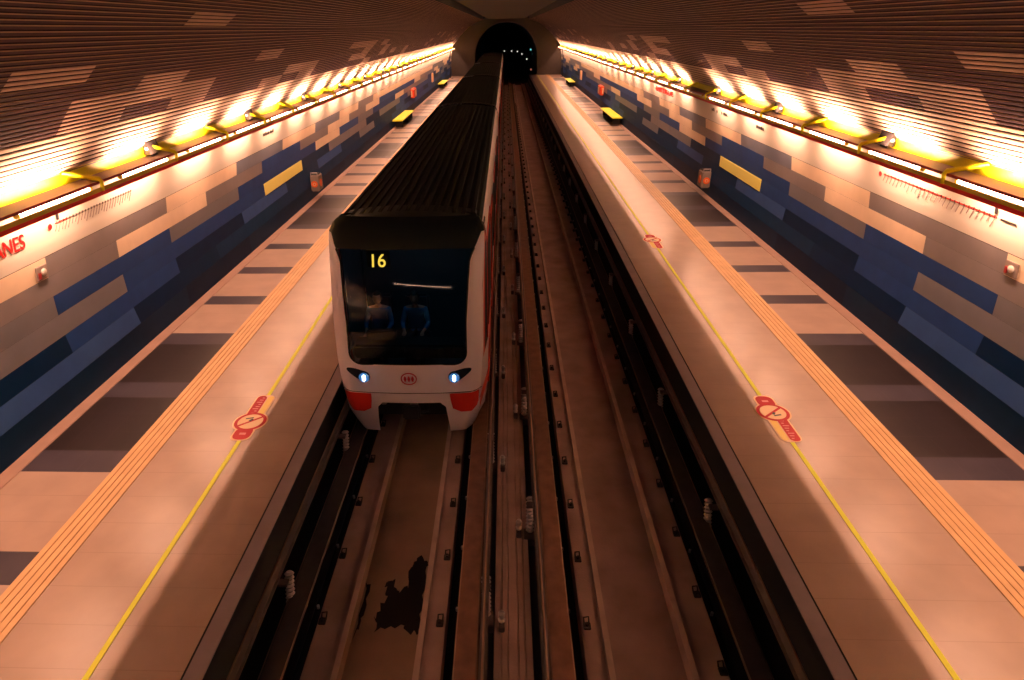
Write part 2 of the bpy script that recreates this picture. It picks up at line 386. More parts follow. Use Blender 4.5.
# ------------------------------------------------------------------ upper walls: curved slats
CW = 1.55; CO = 7.13
CL = {(3, 0): 1, (3, 5): 1, (4, 2): 1, (5, 1): 1, (5, 2): 1, (5, 3): 1, (6, 1): 1, (6, 3): 1, (5, 7): 1, (6, 8): 1, (0, 2): 1}
rr = random.Random(5)
CLFAR = {}
for k in range(6, 60):
    for r in range(0, 9):
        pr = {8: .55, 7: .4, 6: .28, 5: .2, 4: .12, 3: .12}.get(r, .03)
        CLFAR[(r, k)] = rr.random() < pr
def upper_wall(s, name):
    b = MB()
    rows = list(zip(VAULT, VAULT[1:]))          # index 0 = lowest row above the lamps
    nr = len(rows)
    P = []; tagp = []
    for i, ((xa, za), (xb, zb)) in enumerate(rows):
        L = math.hypot(xb - xa, zb - za); tx, tz = (xb - xa) / L, (zb - za) / L; nx, nz = -tz, tx     # into the hall
        if nx > 0: nx, nz = -nx, -nz
        nrib = 4
        for q in range(nrib):
            for (f, h, part) in ((0.0, 0, 'g'), (.10, 0, 'n'), (.19, .026, 's'), (.80, .032, 'b'), (.93, .024, 'g')):
                t = (q + f) / nrib
                P.append((s * (xa + tx * L * t + nx * h), za + tz * L * t + nz * h)); tagp.append((i, part))
    P.append((s * rows[-1][1][0], rows[-1][1][1])); tagp.append((nr - 1, 'g'))
    ks = list(range(-14, 53)); ys = [max(Y0, CO + CW * k) for k in ks]; ys = [min(y, Y1) for y in ys]
    # display row: 3 = the row z 4.92-5.14 ... map vault row i to pattern row r
    i2r = {0: 9, 1: 8, 2: 7, 3: 6, 4: 5, 5: 4, 6: 3, 7: 2, 8: 1, 9: 0}
    def mm(i, j):
        row, part = tagp[i]; k = ks[j]; r = i2r.get(row, -1)
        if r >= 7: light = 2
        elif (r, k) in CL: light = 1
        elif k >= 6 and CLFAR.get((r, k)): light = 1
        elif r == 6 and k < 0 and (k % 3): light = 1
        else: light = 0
        if part == 'g': return 'c_gap_shade'
        if part == 'b' and not light: return 'c_highlight'
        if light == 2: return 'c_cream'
        if light: return 'c_light'
        return 'c_highlight' if part == 'n' else 'c_dark'
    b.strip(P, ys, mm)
    return struct(b.build(name))
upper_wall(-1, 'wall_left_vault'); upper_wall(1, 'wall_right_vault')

b = MB()
b.strip([(-2.9, 6.53), (-2.9, 6.95), (-2.35, 6.95), (-2.35, 6.62), (2.35, 6.62), (2.35, 6.95), (2.9, 6.95), (2.9, 6.53)], ys_range(Y0, Y1, 6), ['black', 'black', 'black', 'ceiling', 'black', 'black', 'black'])
struct(b.build('ceiling'))

# ------------------------------------------------------------------ end wall with the tunnel mouth, tunnel beyond
def end_wall():
    b = MB()
    R = 4.05; zc = 2.2
    inner = [(R, -1.3)] + [(R * math.cos(math.radians(a)), zc + R * math.sin(math.radians(a))) for a in range(0, 181, 6)] + [(-R, -1.3)]
    outer_half = [(7.15, 0)] + [(x, z) for z, x in WALL[1:]] + VAULT[1:]
    def outer(t):                                # t 0..1 round the vault from right base over the crown to left base
        pts = [(7.3, -1.3)] + outer_half + [(2.4, 6.9), (0, 6.9)]
        pts = pts + [(-x, z) for x, z in reversed(pts[:-1])]
        L = [0]
        for a, c in zip(pts, pts[1:]): L.append(L[-1] + math.dist(a, c))
        d = t * L[-1]
        for i in range(len(pts) - 1):
            if d <= L[i + 1] + 1e-9:
                f = (d - L[i]) / max(1e-9, L[i + 1] - L[i]); return (pts[i][0] + f * (pts[i + 1][0] - pts[i][0]), pts[i][1] + f * (pts[i + 1][1] - pts[i][1]))
        return pts[-1]
    n = len(inner)
    for i in range(n - 1):
        a = inner[i]; c = inner[i + 1]; oa = outer(i / (n - 1)); oc = outer((i + 1) / (n - 1))
        b.face([(a[0], Y1, a[1]), (c[0], Y1, c[1]), (oc[0], Y1, oc[1]), (oa[0], Y1, oa[1])], 'portal')
        b.face([(a[0], Y1, a[1]), (c[0], Y1, c[1]), (c[0], Y1 + .6, c[1]), (a[0], Y1 + .6, a[1])], 'portal')
        # raised rim round the mouth
        k = 1.05
        ra = (a[0] * k, zc + (a[1] - zc) * k if a[1] > zc else a[1]); rc = (c[0] * k, zc + (c[1] - zc) * k if c[1] > zc else c[1])
        b.face([(a[0], Y1 - .15, a[1]), (c[0], Y1 - .15, c[1]), (rc[0], Y1 - .15, rc[1]), (ra[0], Y1 - .15, ra[1])], 'portal')
        b.face([(ra[0], Y1 - .15, ra[1]), (rc[0], Y1 - .15, rc[1]), (rc[0], Y1, rc[1]), (ra[0], Y1, ra[1])], 'portal')
        b.face([(a[0], Y1 - .15, a[1]), (c[0], Y1 - .15, c[1]), (c[0], Y1, c[1]), (a[0], Y1, a[1])], 'portal')
    return struct(b.build('wall_far'))
end_wall()
CXT = [(88, 0), (100, -.3), (120, -.6), (140, -1.1), (160, -2.1), (180, -3.9), (200, -6.6), (240, -14)]
CZT = [(88, 0), (120, 0), (140, -.05), (160, -.35), (180, -.9), (200, -1.6), (240, -3)]
def tpath(y): return (interp(y, CXT), interp(y, CZT))
b = MB()
R = 4.05
b.strip([(R, -1.3)] + [(R * math.cos(math.radians(a)), 2.2 + R * math.sin(math.radians(a))) for a in range(0, 181, 12)] + [(-R, -1.3)], [88.5 + 4 * i for i in range(38)], 'tunnel', closed=True, path=tpath)
struct(b.build('tunnel_lining'))
for i, (x, y, z) in enumerate(((-.39, 180, .24), (1.36, 160, .79), (2.37, 140, 1.26), (2.83, 120, 1.45), (3.06, 100, 1.43))):
    t = thing('tunnel_lamp', (x, y, z), 'small white tunnel lamp glowing in the dark tunnel, %s from the left of the row' % ORD[i], 'lamp', 'lamps along the dark tunnel')
    b = MB(); bm = bmesh.new(); bmesh.ops.create_icosphere(bm, subdivisions=2, radius=.04 + .0006 * y); b.addbm(bm, 'sig_white'); b.build('bulb', t, True)
    b = MB(); wx = R - (x - tpath(y)[0]); b.tube([(.1, 0, .1), (wx, 0, .12)], .03, 'dark_metal'); b.box(-.14, .14, -.1, .1, .12, .2, 'dark_metal'); b.build('bracket', t)
for (x, y, z, m, lab) in ((3.62, 100, 2.69, 'sig_blue', 'dim blue-green signal light in the tunnel, upper one beside the right wall'),
                          (3.9, 98, 2.24, 'sig_blue', 'dim blue-green signal light in the tunnel, lower one beside the right wall'),
                          (3.62, 98, .12, 'sig_red', 'dim reddish signal light low in the tunnel mouth on the right')):
    t = thing('signal_light', (x, y, z), lab, 'signal')
    b = MB(); b.tube([(0, -.12, 0), (0, 0, 0)], .11, m, 12); b.build('signal_lens', t)
    b = MB(); b.box(-.17, .17, 0, .2, -.2, .2, 'dark_metal', .02); b.tube([(0, .1, 0), (.35, .1, 0)], .03, 'dark_metal'); b.build('housing', t)

# ------------------------------------------------------------------ guideway: running beams, guide bars, clips, insulators
YB0, YB1 = 0.6, 87.8
def beam(x, clipx, name_side):
    t = thing('running_beam', (x, 0, -1.28), name_side, 'rail', 'steel running beams of the two tracks')
    b = MB()
    P = [(-.13, 0), (.13, 0), (.13, .03), (.02, .05), (.02, .27), (.13, .30), (.135, .335), (.118, .34), (-.118, .34), (-.135, .335), (-.13, .30), (-.02, .27), (-.02, .05), (-.13, .03)]
    mats = ['rust' if abs(x) < 1 else 'dark_beam'] * len(P); mats[6] = 'edge_steel'; mats[8] = 'edge_steel'; mats[5] = 'edge_steel'; mats[9] = 'edge_steel'
    b.strip(P, [YB0, YB1], mats, closed=True)
    b.build('beam', t)
    mb = MB(); mb.box(-.045, .045, -.05, .05, 0, .03, 'clip', .008); mb.tube([(0, 0, .03), (0, 0, .065)], .022, 'clip', 8); mb.tube([(-.03, .06, .0), (-.03, .11, .035), (.03, .12, .035), (.03, .06, .0)], .010, 'clip', 6)
    first = None
    for k in range(-3, 56):
        y = 5.15 + 1.06 * k
        if first is None:
            first = mb.build('rail_clip', t); c = first
        else:
            c = first.copy(); COL.objects.link(c); c.parent = t
        c.location = (clipx - x, y + (.5 if x > 0 and clipx > 2 else 0), .205)
    # rubber pads' studs on both flanges: small pale bolts
    for sd in (-1, 1):
        pb = MB(); pb.tube([(0, 0, 0), (0, 0, .05)], .02, 'insulator', 8)
        f2 = None
        for k in range(0, 36):
            y = 3.4 + 1.06 * k
            if f2 is None: f2 = pb.build('flange_bolt', t); c = f2
            else: c = f2.copy(); COL.objects.link(c); c.parent = t
            c.location = (sd * .17, y, .0)
    return t
beam(-.55, -.90, 'brown steel running beam under the right wheels of the train')
beam(.55, .90, 'brown steel running beam of the empty track on its train side')
beam(-2.71, -2.36, 'brown steel running beam beside the left platform')
beam(2.71, 2.36, 'brown steel running beam beside the right platform')
def guide(x, s, phase, lab):
    """Guide bar at x held by ribbed insulators on brackets; s points to the side the bracket stands on."""
    t = thing('guide_bar', (x, 0, -1.28), lab, 'rail', 'steel guide bars of the two tracks')
    b = MB()
    P = [(-.045, .70), (.045, .70), (.045, .715), (.012, .72), (.012, .86), (-.0, .865), (-.012, .86), (-.012, .72), (-.045, .715)]
    mats = ['grey_steel'] * 9; mats[4] = mats[5] = 'edge_steel'
    b.strip([(a, z - (0 if True else 0)) for a, z in P], [YB0, YB1], mats, closed=True)
    b.build('bar', t)
    ib = MB()
    r = []; pts = []
    for q in range(21):
        pts.append((0, 0, .14 + .027 * q)); r.append(.062 if q % 2 else .036)
    ib.tube(pts, r, 'insulator', 14); 
    bb = MB(); bb.box(-.09, .09, -.11, .11, 0, .14, 'grey_steel', .01); cb = MB(); cb.box(-.06, .06, -.05, .05, .66, .70, 'grey_steel', .005)
    fi = fb = None
    for k in range(-1, 26):
        y = phase + 3.06 * k
        if y < YB0 + .3 or y > 80: continue
        if fi is None:
            fi = ib.build('insulator', t, True); fb = bb.build('bracket', t); fc = cb.build('clamp', t); c, d, e = fi, fb, fc
        else:
            c = fi.copy(); COL.objects.link(c); c.parent = t; d = fb.copy(); COL.objects.link(d); d.parent = t; e = fc.copy(); COL.objects.link(e); e.parent = t
        c.location = (s * .10, y, 0); d.location = (s * .10, y, 0); e.location = (s * .10, y, 0)
        c.rotation_euler = (math.radians(-18), 0, 0)
    return t
guide(-2.93, 1, 5.32, 'grey steel guide bar close under the edge of the left platform')
guide(2.93, -1, 3.70, 'grey steel guide bar close under the edge of the right platform')
guide(-.335, 0, 5.30, 'grey steel guide bar between the tracks, on the side of the train')
guide(.335, -.7, 3.70, 'grey steel guide bar between the tracks, on the side of the empty track')
# stub posts on the centre strip beside the bars
fp = None
for k in range(0, 24):
    for (x, ph) in ((-.14, 5.19), (.10, 3.70)):
        y = ph + 3.06 * k
        if fp is None:
            b = MB(); b.box(-.035, .035, -.09, .09, 0, .10, 'grey_steel', .01); b.tube([(0, 0, .08), (0, 0, .13), (0, 0, .15), (0, 0, .24), (0, 0, .28)], [.03, .045, .03, .045, .02], 'insulator', 12)
            fp = b.build('insulated_post', None, True); c = fp
        else:
            c = fp.copy(); COL.objects.link(c)
        c.location = (x, y, -1.15)
        tag(c, 'short white insulated post, %s from camera in the %s row between the tracks' % (ordinal(k), 'left' if x < 0 else 'right'), 'post', 'insulated posts between the two tracks')
# oil stains
def stain(pts, lab):
    b = MB(); c = Vector((sum(p[0] for p in pts) / len(pts), sum(p[1] for p in pts) / len(pts), -1.198)); out = []
    n = len(pts)
    rs = random.Random(len(pts))
    for i in range(n):
        p = Vector((*pts[i], -1.198)); q = Vector((*pts[(i + 1) % n], -1.198))
        for t in range(5):
            w = p.lerp(q, t / 5); out.append(w + Vector((rs.uniform(-.025, .025), rs.uniform(-.05, .05), 0)))
    bm = bmesh.new(); vs = [bm.verts.new(v) for v in out]; f = bm.faces.new(vs)
    r = bmesh.ops.extrude_face_region(bm, geom=[f])
    for v in [g for g in r['geom'] if isinstance(g, bmesh.types.BMVert)]: v.co.z += .002
    bmesh.ops.triangulate(bm, faces=bm.faces[:]); b.addbm(bm, 'oil')
    tag(b.build('oil_stain'), lab, 'stain')
stain([(-1.20, 6.30), (-1.33, 6.33), (-1.42, 6.15), (-1.40, 5.80), (-1.52, 5.72), (-1.60, 5.95), (-1.72, 5.90), (-1.66, 5.62), (-1.76, 5.35), (-1.70, 5.16), (-1.42, 5.20), (-1.22, 5.10), (-1.17, 5.12), (-1.17, 5.7), (-1.17, 6.15)],
      'large black oil stain in the gutter in front of the train')
stain([(-1.97, 5.92), (-1.90, 5.75), (-1.92, 5.3), (-1.97, 5.02)], 'narrow black oil stain along the left kerb of the gutter')

# ------------------------------------------------------------------ lamp troughs
for s, nm in ((-1, 'left'), (1, 'right')):
    b = MB()
    A = lambda pts: [(s * x, z) for x, z in pts]
    # lip: red below, shaded yellow above, with thickness
    b.strip(A([(6.60, 3.16), (6.60, 3.222), (6.60, 3.285), (6.612, 3.285), (6.612, 3.16)]), [Y0, Y1 - .3], ['lamp_red', 'lamp_yellow_dim', 'lamp_yellow_dim', 'lamp_yellow_dim', 'lamp_red'], closed=True)
    # fascia over the slot and the cove's yellow lip
    b.strip(A([(6.598, 3.345), (6.60, 3.385), (6.615, 3.385), (6.62, 3.345)]), [Y0, Y1 - .3], 'lamp_maroon', closed=True)
    b.strip(A([(6.932, 3.405), (6.925, 3.60), (6.936, 3.602), (6.943, 3.405)]), [Y0, Y1 - .3], 'lamp_yellow', closed=True)
    struct(b.build('trim_%d' % n), 'long red and yellow lighting trough on the wall'); n += 1
A0, AP = 9.74, 2.505
def lamp_module(s, i, y, lit=True):
    side = 'left' if s < 0 else 'right'
    lab = ('tube lamp with yellow arm on the %s wall, %s lit one counted from the camera' % (side, ordinal(i)) if i >= 0 else 'tube lamp with yellow arm on the %s wall, %s outside the near view edge' % (side, ordinal(-i - 1)))
    if not lit: lab = 'dark unlit tube lamp on the right wall between two lit ones'
    t = thing('wall_lamp', (s * 6.60, y, 3.28), lab, 'lamp', 'tube lamps along the %s wall' % side)
    X = lambda x: s * (x - 6.60)
    b = MB()                                                    # the grey shelf between two arms
    x0, x1 = X(6.617), X(6.935)
    for (ya, yb) in ((.02, AP - .02),):
        v = [(x0, ya, .103), (x0, yb, .103), (x1, yb, .125), (x1, ya, .125)]
        b.face(v, 'lamp_grey'); b.face([(p[0], p[1], p[2] - .008) for p in v], 'lamp_grey')
        b.face([v[0], v[1], (v[1][0], v[1][1], v[1][2] - .008), (v[0][0], v[0][1], v[0][2] - .008)], 'lamp_grey')
    b.build('shelf', t)
    b = MB(); tm = 'tube' if lit else 'tube_off'                # tube and its sockets
    ya, yb = .72, 2.30
    b.tube([(X(6.69), ya, .017), (X(6.69), yb, .017)], .028, tm, 10); b.build('tube', t, True)
    for yc in (ya - .05, yb):
        b = MB(); b.tube([(X(6.69), yc, .017), (X(6.69), yc + .05, .017)], .034, 'lamp_yellow_dim', 10); b.build('socket', t)
    b = MB()                                                    # bent yellow arm over the shelf
    p = [(X(6.60), 0.0, -.055), (X(6.585), 0.0, .09), (X(6.595), -.02, .135), (X(6.90), -.42, .315)]
    b.tube(p, [.026, .034, .038, .034], 'lamp_yellow', 8); b.build('arm', t, True)
    if lit:
        ld = bpy.data.lights.new('tube_light', 'AREA'); ld.shape = 'RECTANGLE'; ld.size = .003; ld.size_y = 1.56; ld.energy = DOWN_W; ld.color = LAMP_COL
        lo = bpy.data.objects.new('tube_light', ld); COL.objects.link(lo); lo.parent = t
        lo.location = (X(6.70), 1.51, -.018)
        ld = bpy.data.lights.new('cove_light', 'AREA'); ld.shape = 'RECTANGLE'; ld.size = .03; ld.size_y = 1.2; ld.energy = UP_W; ld.color = LAMP_COL; ld.spread = math.radians(140)
        lo = bpy.data.objects.new('cove_light', ld); COL.objects.link(lo); lo.parent = t
        lo.location = (X(6.632), 1.45, .145); lo.rotation_euler = (0, math.radians(180 + s * 28), 0)
    return t
def spotlight(s, i, y):
    side = 'left' if s < 0 else 'right'
    t = thing('spotlight', (s * 6.84, y, 3.60), 'dark spotlight box over the %s lamp trough, %s from the camera' % (side, ordinal(i)), 'spotlight', 'spotlights over the %s lamp trough' % side)
    b = MB()
    # wedge-shaped housing, its glass turned to the vault
    P = [(-.06, -.15), (.05, -.17), (.07, .02), (-.0, .05)]
    b.strip([(s * x, z) for x, z in P], [-.22, -.18, .14, .18], 'dark_metal', closed=True, caps=True); b.build('housing', t)
    b = MB(); b.box(min(s * -.01, s * .06), max(s * -.01, s * .06), -.2, .2, .045, .065, 'dark_metal', .008)
    b.tube([(s * .03, -.2, .06), (s * .05, -.3, .10), (s * .08, -.34, .04)], .02, 'dark_metal', 8); b.build('visor', t)
    b = MB(); b.tube([(s * .0, -.222, -.05), (s * .0, -.240, -.05)], .03, 'lens', 12); b.build('lens', t, True)
    b = MB(); b.tube([(0, -.1, -.13), (0, -.1, -.188), (0, .1, -.188), (0, .1, -.13)], .012, 'dark_metal', 8); b.build('bracket', t)
    return t
for s in (-1, 1):
    i = -6; q = 0
    for k in range(-7, 31):
        y = A0 + AP * k
        unlit = (s > 0 and k == 5)
        if k < -2: lab_i = None
        lamp_module(s, i, y, not unlit); i += 1
        if k >= -2 and k % 2: spotlight(s, q, y - .32); q += 1

# ------------------------------------------------------------------ things on the walls
def text(body, h, w, material, name='lettering'):
    cu = bpy.data.curves.new(name, 'FONT'); cu.body = body; cu.size = 1.0; cu.extrude = 0.004; cu.offset = 0.006
    ob = bpy.data.objects.new(name, cu); COL.objects.link(ob)
    bpy.context.view_layer.update()
    me = bpy.data.meshes.new_from_object(ob.evaluated_get(bpy.context.evaluated_depsgraph_get()))
    COL.objects.unlink(ob); bpy.data.objects.remove(ob)
    xs = [v.co.x for v in me.vertices]; ysv = [v.co.y for v in me.vertices]
    sx = w / (max(xs) - min(xs)); sy = h / (max(ysv) - min(ysv)); mx = min(xs); my = min(ysv)
    for v in me.vertices: v.co = Vector(((v.co.x - mx) * sx, (v.co.y - my) * sy, v.co.z))
    me.materials.clear(); me.materials.append(M[material])
    o = bpy.data.objects.new(name, me); COL.objects.link(o); return o
def on_wall(o, s, y, z, off=.012):
    """Local x runs along the wall as read from the platform, local y up."""
    o.location = (s * (wallx(z) - off), y, z)
    lean = math.atan2(wallx(z) - wallx(z + .3), .3)
    if s < 0: o.rotation_euler = Euler((math.radians(90) - lean * 0, 0, math.radians(90)), 'XYZ')
    else: o.rotation_euler = Euler((math.radians(90), 0, math.radians(-90)), 'XYZ')
def wall_frame(s, y, z, off=.0):
    """Matrix whose x runs along the wall (reading direction), y up the wall, z into the hall."""
    t = Vector((s * (wallx(z + .1) - wallx(z - .1)), 0, .2)).normalized()
    xdir = Vector((0, 1, 0)) if s < 0 else Vector((0, -1, 0))
    nrm = xdir.cross(t).normalized()
    m = Matrix((xdir, t, nrm)).transposed().to_4x4()
    m.translation = Vector((s * wallx(z), y, z)) + nrm * off
    return m
for s, y, lab in ((-1, 4.92, 'large red station name on the left white band, cut by the photo edge'),
                  (1, 31.7, 'small far red station name on the right white band')):
    o = text('HERNANDO DE MAGALLANES', .215, 3.40, 'red_print'); o.name = 'station_lettering'
    o.matrix_world = wall_frame(s, y, 2.735, .012); tag(o, lab, 'sign')
for s, y, w, lab in ((1, 22.8, 1.6, 'small blurred black lettering on the right white band, farther of two'), (1, 18.6, .8, 'small blurred black lettering on the right white band, nearer of two'),
                     (-1, 18.1, .8, 'small blurred black lettering on the left white band above the yellow panel')):
    t = thing('band_lettering', (0, 0, 0), lab, 'sign'); t.matrix_world = wall_frame(s, y, 2.82, .012)
    b = MB(); rs = random.Random(int(y * 10)); x = 0
    while x < w:
        g = rs.uniform(.05, .12)
        if rs.random() < .8: b.box(x, x + g * .8, 0, rs.uniform(.06, .11), 0, .004, 'black_print')
        x += g + .02
    b.build('print', t)
def line_map(s, y, length, lab, red=True):
    t = thing('line_map', (0, 0, 0), lab, 'map'); t.matrix_world = wall_frame(s, y, 2.90, .012)
    mk = 'red_print' if red else 'grey_print'
    b = MB(); b.box(.12, length, -.008, .008, 0, .004, mk)
    if not red: b = MB(); b.box(.12, .42, -.008, .008, 0, .004, 'red_print'); b.box(.42, length, -.006, .006, 0, .004, 'grey_print')
    b.build('route_line', t)
    b = MB(); rs = random.Random(3)
    nst = 27
    for k in range(nst):
        x = .16 + (length - .2) * k / (nst - 1); L = rs.uniform(.09, .17); q = -.03
        # a slanting station name under the line
        rot = Matrix.Rotation(math.radians(-118 if s > 0 else -118), 3, 'Z')
        b.box(x, x + L, q - .009, q + .009, 0, .003, 'grey_print', rot=rot, piv=(x, q, 0))
        b.box(x - .008, x + .008, -.02, .02, 0, .006, 'black_print')
    b.build('station_names', t)
    b = MB(); b.tube([(.0, -.02, 0), (.0, -.02, .006)], .045, 'red_print', 16); b.build('line_roundel', t)
    mx_ = .17 if not red else length - .06
    b = MB(); b.box(mx_, mx_ + .06, .04, .14, 0, .006, 'black_print', .002)
    b.tube([(mx_ + .03, .165, 0), (mx_ + .03, .165, .006)], .022, 'black_print', 12)
    if red: b.box(length + .08, length + .38, -.02, .005, 0, .005, 'black_print')
    b.build('marker', t)
line_map(-1, 8.88, 2.3, 'faint line map printed on the left white band beside the red letters', False)
line_map(1, 8.92, 3.1, 'red line map with slanting station names on the right white band')
# the right-hand map is read the other way round: its start lies nearest the camera
bpy.context.view_layer.update()
rm = [o for o in COL.objects if o.name.startswith('line_map') and o.matrix_world.translation.x > 0][0]
rm.matrix_world = wall_frame(1, 12.1, 2.90, .012)

def call_point(s):
    side = 'left' if s < 0 else 'right'
    t = thing('call_point', (0, 0, 0), 'small square emergency call point with a white cap on the %s wall' % side, 'call point', 'call points'); t.matrix_world = wall_frame(s, 8.55, 2.16, .005)
    b = MB(); b.box(-.12, .12, 0, .22, 0, .025, 'box_grey', .006); b.build('plate', t)
    b = MB(); b.tube([(.015, .12, .02), (.015, .12, .04), (.015, .12, .05), (.015, .12, .055)], [.05, .055, .04, .015], 'w_band', 16); b.build('cap', t, True)
    b = MB(); b.box(-.10, -.05, .03, .13, .02, .04, 'lamp_maroon', .004); b.build('button', t)
for s in (-1, 1):
    side = 'left' if s < 0 else 'right'
    call_point(s)
    # yellow panel set flush in the tiles
    b = MB(); y0, y1 = 18.02, 21.74
    zz = [1.145, 1.31, 1.482]
    b.strip([(s * (wallx(z) - .014), z) for z in zz] + [(s * (wallx(z) + .0), z) for z in reversed(zz)], [y0, y1], 'yellow_tile', closed=True, caps=True)
    tag(b.build('wall_panel'), 'plain yellow rectangular panel on the blue tiles of the %s wall' % side, 'panel', 'yellow wall panels')
    # grey box with an orange round badge
    t = thing('litter_bin', (s * 7.145, 22.45, .28), 'grey wall bin with an orange round badge on the %s wall' % side, 'bin', 'bins on the walls')
    b = MB(); b.box(min(0, -s * .30), max(0, -s * .30), -.28, .28, 0, .58, 'box_grey', .035); b.build('bin_body', t, True)
    b = MB(); b.tube([(-s * .15, -.285, .27), (-s * .15, -.30, .27)], .115, 'orange_disc', 24)
    b.tube([(-s * .30, 0, .27), (-s * .312, 0, .27)], .14, 'orange_disc', 24); b.build('badge', t)
    b = MB(); b.tube([(-s * .15, -.302, .27), (-s * .15, -.306, .27)], .06, 'cabinet_cream', 20); b.tube([(-s * .15, -.307, .27), (-s * .15, -.309, .27)], .035, 'orange_disc', 20); b.build('badge_mark', t)
    b = MB(); b.box(min(-s * .03, -s * .27), max(-s * .03, -s * .27), -.2, .2, .57, .60, 'black', .01); b.build('slot', t)
    b = MB(); b.tube([(-s * .03, -.22, .57), (-s * .03, -.22, .66), (-s * .27, -.22, .66), (-s * .27, -.22, .57)], .015, 'insulator', 8); b.build('rim', t)
    # benches
    for q, (ya, yb) in enumerate(((40.2, 45.6), (69.0, 74.4))):
        t = thing('bench', (s * 6.82, (ya + yb) / 2, 0), 'bright yellow bench along the %s wall, the %s one' % (side, 'nearer' if q == 0 else 'farther'), 'bench', 'yellow benches')
        h = (yb - ya) / 2
        b = MB(); b.box(-.34, .31, -h, h, .40, .47, 'bench_yellow', .02); b.build('seat', t, True)
        for yy in (-h + .5, 0, h - .5):
            b = MB(); b.box(-.22, .24, yy - .05, yy + .05, .012, .40, 'dark_metal', .01); b.build('leg', t)
    # red cabinet, farther on
    t = thing('fire_cabinet', (s * 7.2, 50.0, .92), 'small red and cream cabinet high on the %s wall beyond the nearer bench' % side, 'cabinet', 'red cabinets')
    b = MB(); b.box(min(0, -s * .26), max(0, -s * .26), -.75, .75, 0, .62, 'cabinet_red', .03); b.build('cabinet_body', t)
    b = MB(); b.box(min(-s * .26, -s * .275), max(-s * .26, -s * .275), -.1, .6, .10, .52, 'cabinet_cream', .004); b.box(min(-s * .03, -s * .13), max(-s * .03, -s * .13), -.765, -.75, .1, .52, 'cabinet_cream', .004); b.build('door', t)
    t = thing('wall_notice', (s * 7.17, 64.0, 1.0), 'tiny pale notice board far along the %s wall' % side, 'notice', 'far notices')
    b = MB(); b.box(min(0, -s * .12), max(0, -s * .12), -.5, .5, 0, .8, 'cabinet_cream', .02); b.build('board', t)
    b = MB(); b.box(min(-s * .12, -s * .13), max(-s * .12, -s * .13), -.35, .35, .5, .7, 'sticker_yellow', .003); b.build('header', t)
    t = thing('conduit', (s * 6.9, 84.0, 0), 'thin dark vertical pipe near the far end of the %s wall' % side, 'pipe', 'pipes by the far end')
    b = MB(); b.tube([(s * .12, 0, 0), (s * .12, 0, 2.4), (-s * .1, 0, 3.7), (-s * 1.0, 0, 4.6)], .05, 'dark_metal', 8); b.build('pipe', t)
    b = MB(); b.box(-.1, .25, -.12, .12, 0, .04, 'dark_metal', .005); b.build('foot_plate', t)

# ------------------------------------------------------------------ platform stickers over the yellow line
def sticker(x, y, flip, lab):
    t = thing('floor_sticker', (x, y, .007), lab, 'sticker', 'red warning stickers on the platforms')
    t.rotation_euler = (0, 0, math.pi if flip else 0)
    def cap(x0, x1, y0, y1, z, m, r=.12, name='sheet'):
        b = MB(); pts = []
        for cx, cy, a0 in ((x1 - r, y1 - r, 0), (x0 + r, y1 - r, 90), (x0 + r, y0 + r, 180), (x1 - r, y0 + r, 270)):
            for a in range(0, 91, 15): pts.append((cx + r * math.cos(math.radians(a0 + a)), cy + r * math.sin(math.radians(a0 + a))))
        n_ = len(pts); bm = bmesh.new(); f = bm.faces.new([bm.verts.new((p[0], p[1], z)) for p in pts]); r_ = bmesh.ops.extrude_face_region(bm, geom=[f])
        for v in [g for g in r_['geom'] if isinstance(g, bmesh.types.BMVert)]: v.co.z += .0012
        b.addbm(bm, m); return b
    def disc(cx, cy, r, z, m, b=None):
        b = b or MB(); b.tube([(cx, cy, z), (cx, cy, z + .0012)], r, m, 32); return b
    b = cap(-.16, .16, -.66, .62, 0, 'sticker_cream'); disc(0, .12, .27, 0.0002, 'sticker_cream', b); b.build('backing', t)
    b = cap(-.02, .135, -.635, .1, .0014, 'sticker_red', .07); c = cap(-.135, .135, .28, .595, .0014, 'sticker_red', .11); o0 = len(b.v); b.v += c.v; b.f += [tuple(i + o0 for i in f) for f in c.f]; b.m += c.m
    b.build('red_panel', t)
    cap(-.135, -.04, -.62, .1, .0014, 'sticker_yellow', .045).build('yellow_panel', t)
    b = disc(0, .12, .245, .0028, 'sticker_red'); disc(0, .12, .195, .0042, 'sticker_cream', b)
    b.box(-.20, .20, .10, .14, .0056, .0066, 'sticker_red', rot=Matrix.Rotation(math.radians(40), 3, 'Z'), piv=(0, .12, 0)); b.build('prohibition_sign', t)
    b = MB(); b.box(-.02, .10, .02, .05, .0068, .0078, 'black_print', rot=Matrix.Rotation(math.radians(15), 3, 'Z')); b.box(-.02, .02, .05, .12, .0068, .0078, 'black_print', rot=Matrix.Rotation(math.radians(-30), 3, 'Z')); b.build('pictogram', t)
    b = MB()
    for k in range(9):
        yy = -.58 + k * .065; b.box(.01, .05 + .05 * ((k * 7) % 3) / 2, yy, yy + .022, .0028, .0036, 'sticker_pink')
    b.box(-.05, .05, .42, .47, .0028, .0036, 'sticker_pink'); b.build('small_print', t)
sticker(4.10, 8.13, False, 'red and yellow no-entry sticker across the yellow line of the right platform, nearest')
sticker(-4.10, 8.03, True, 'red and yellow no-entry sticker across the yellow line of the left platform')
sticker(4.10, 17.0, False, 'small far red sticker on the yellow line of the right platform, beyond the near one')

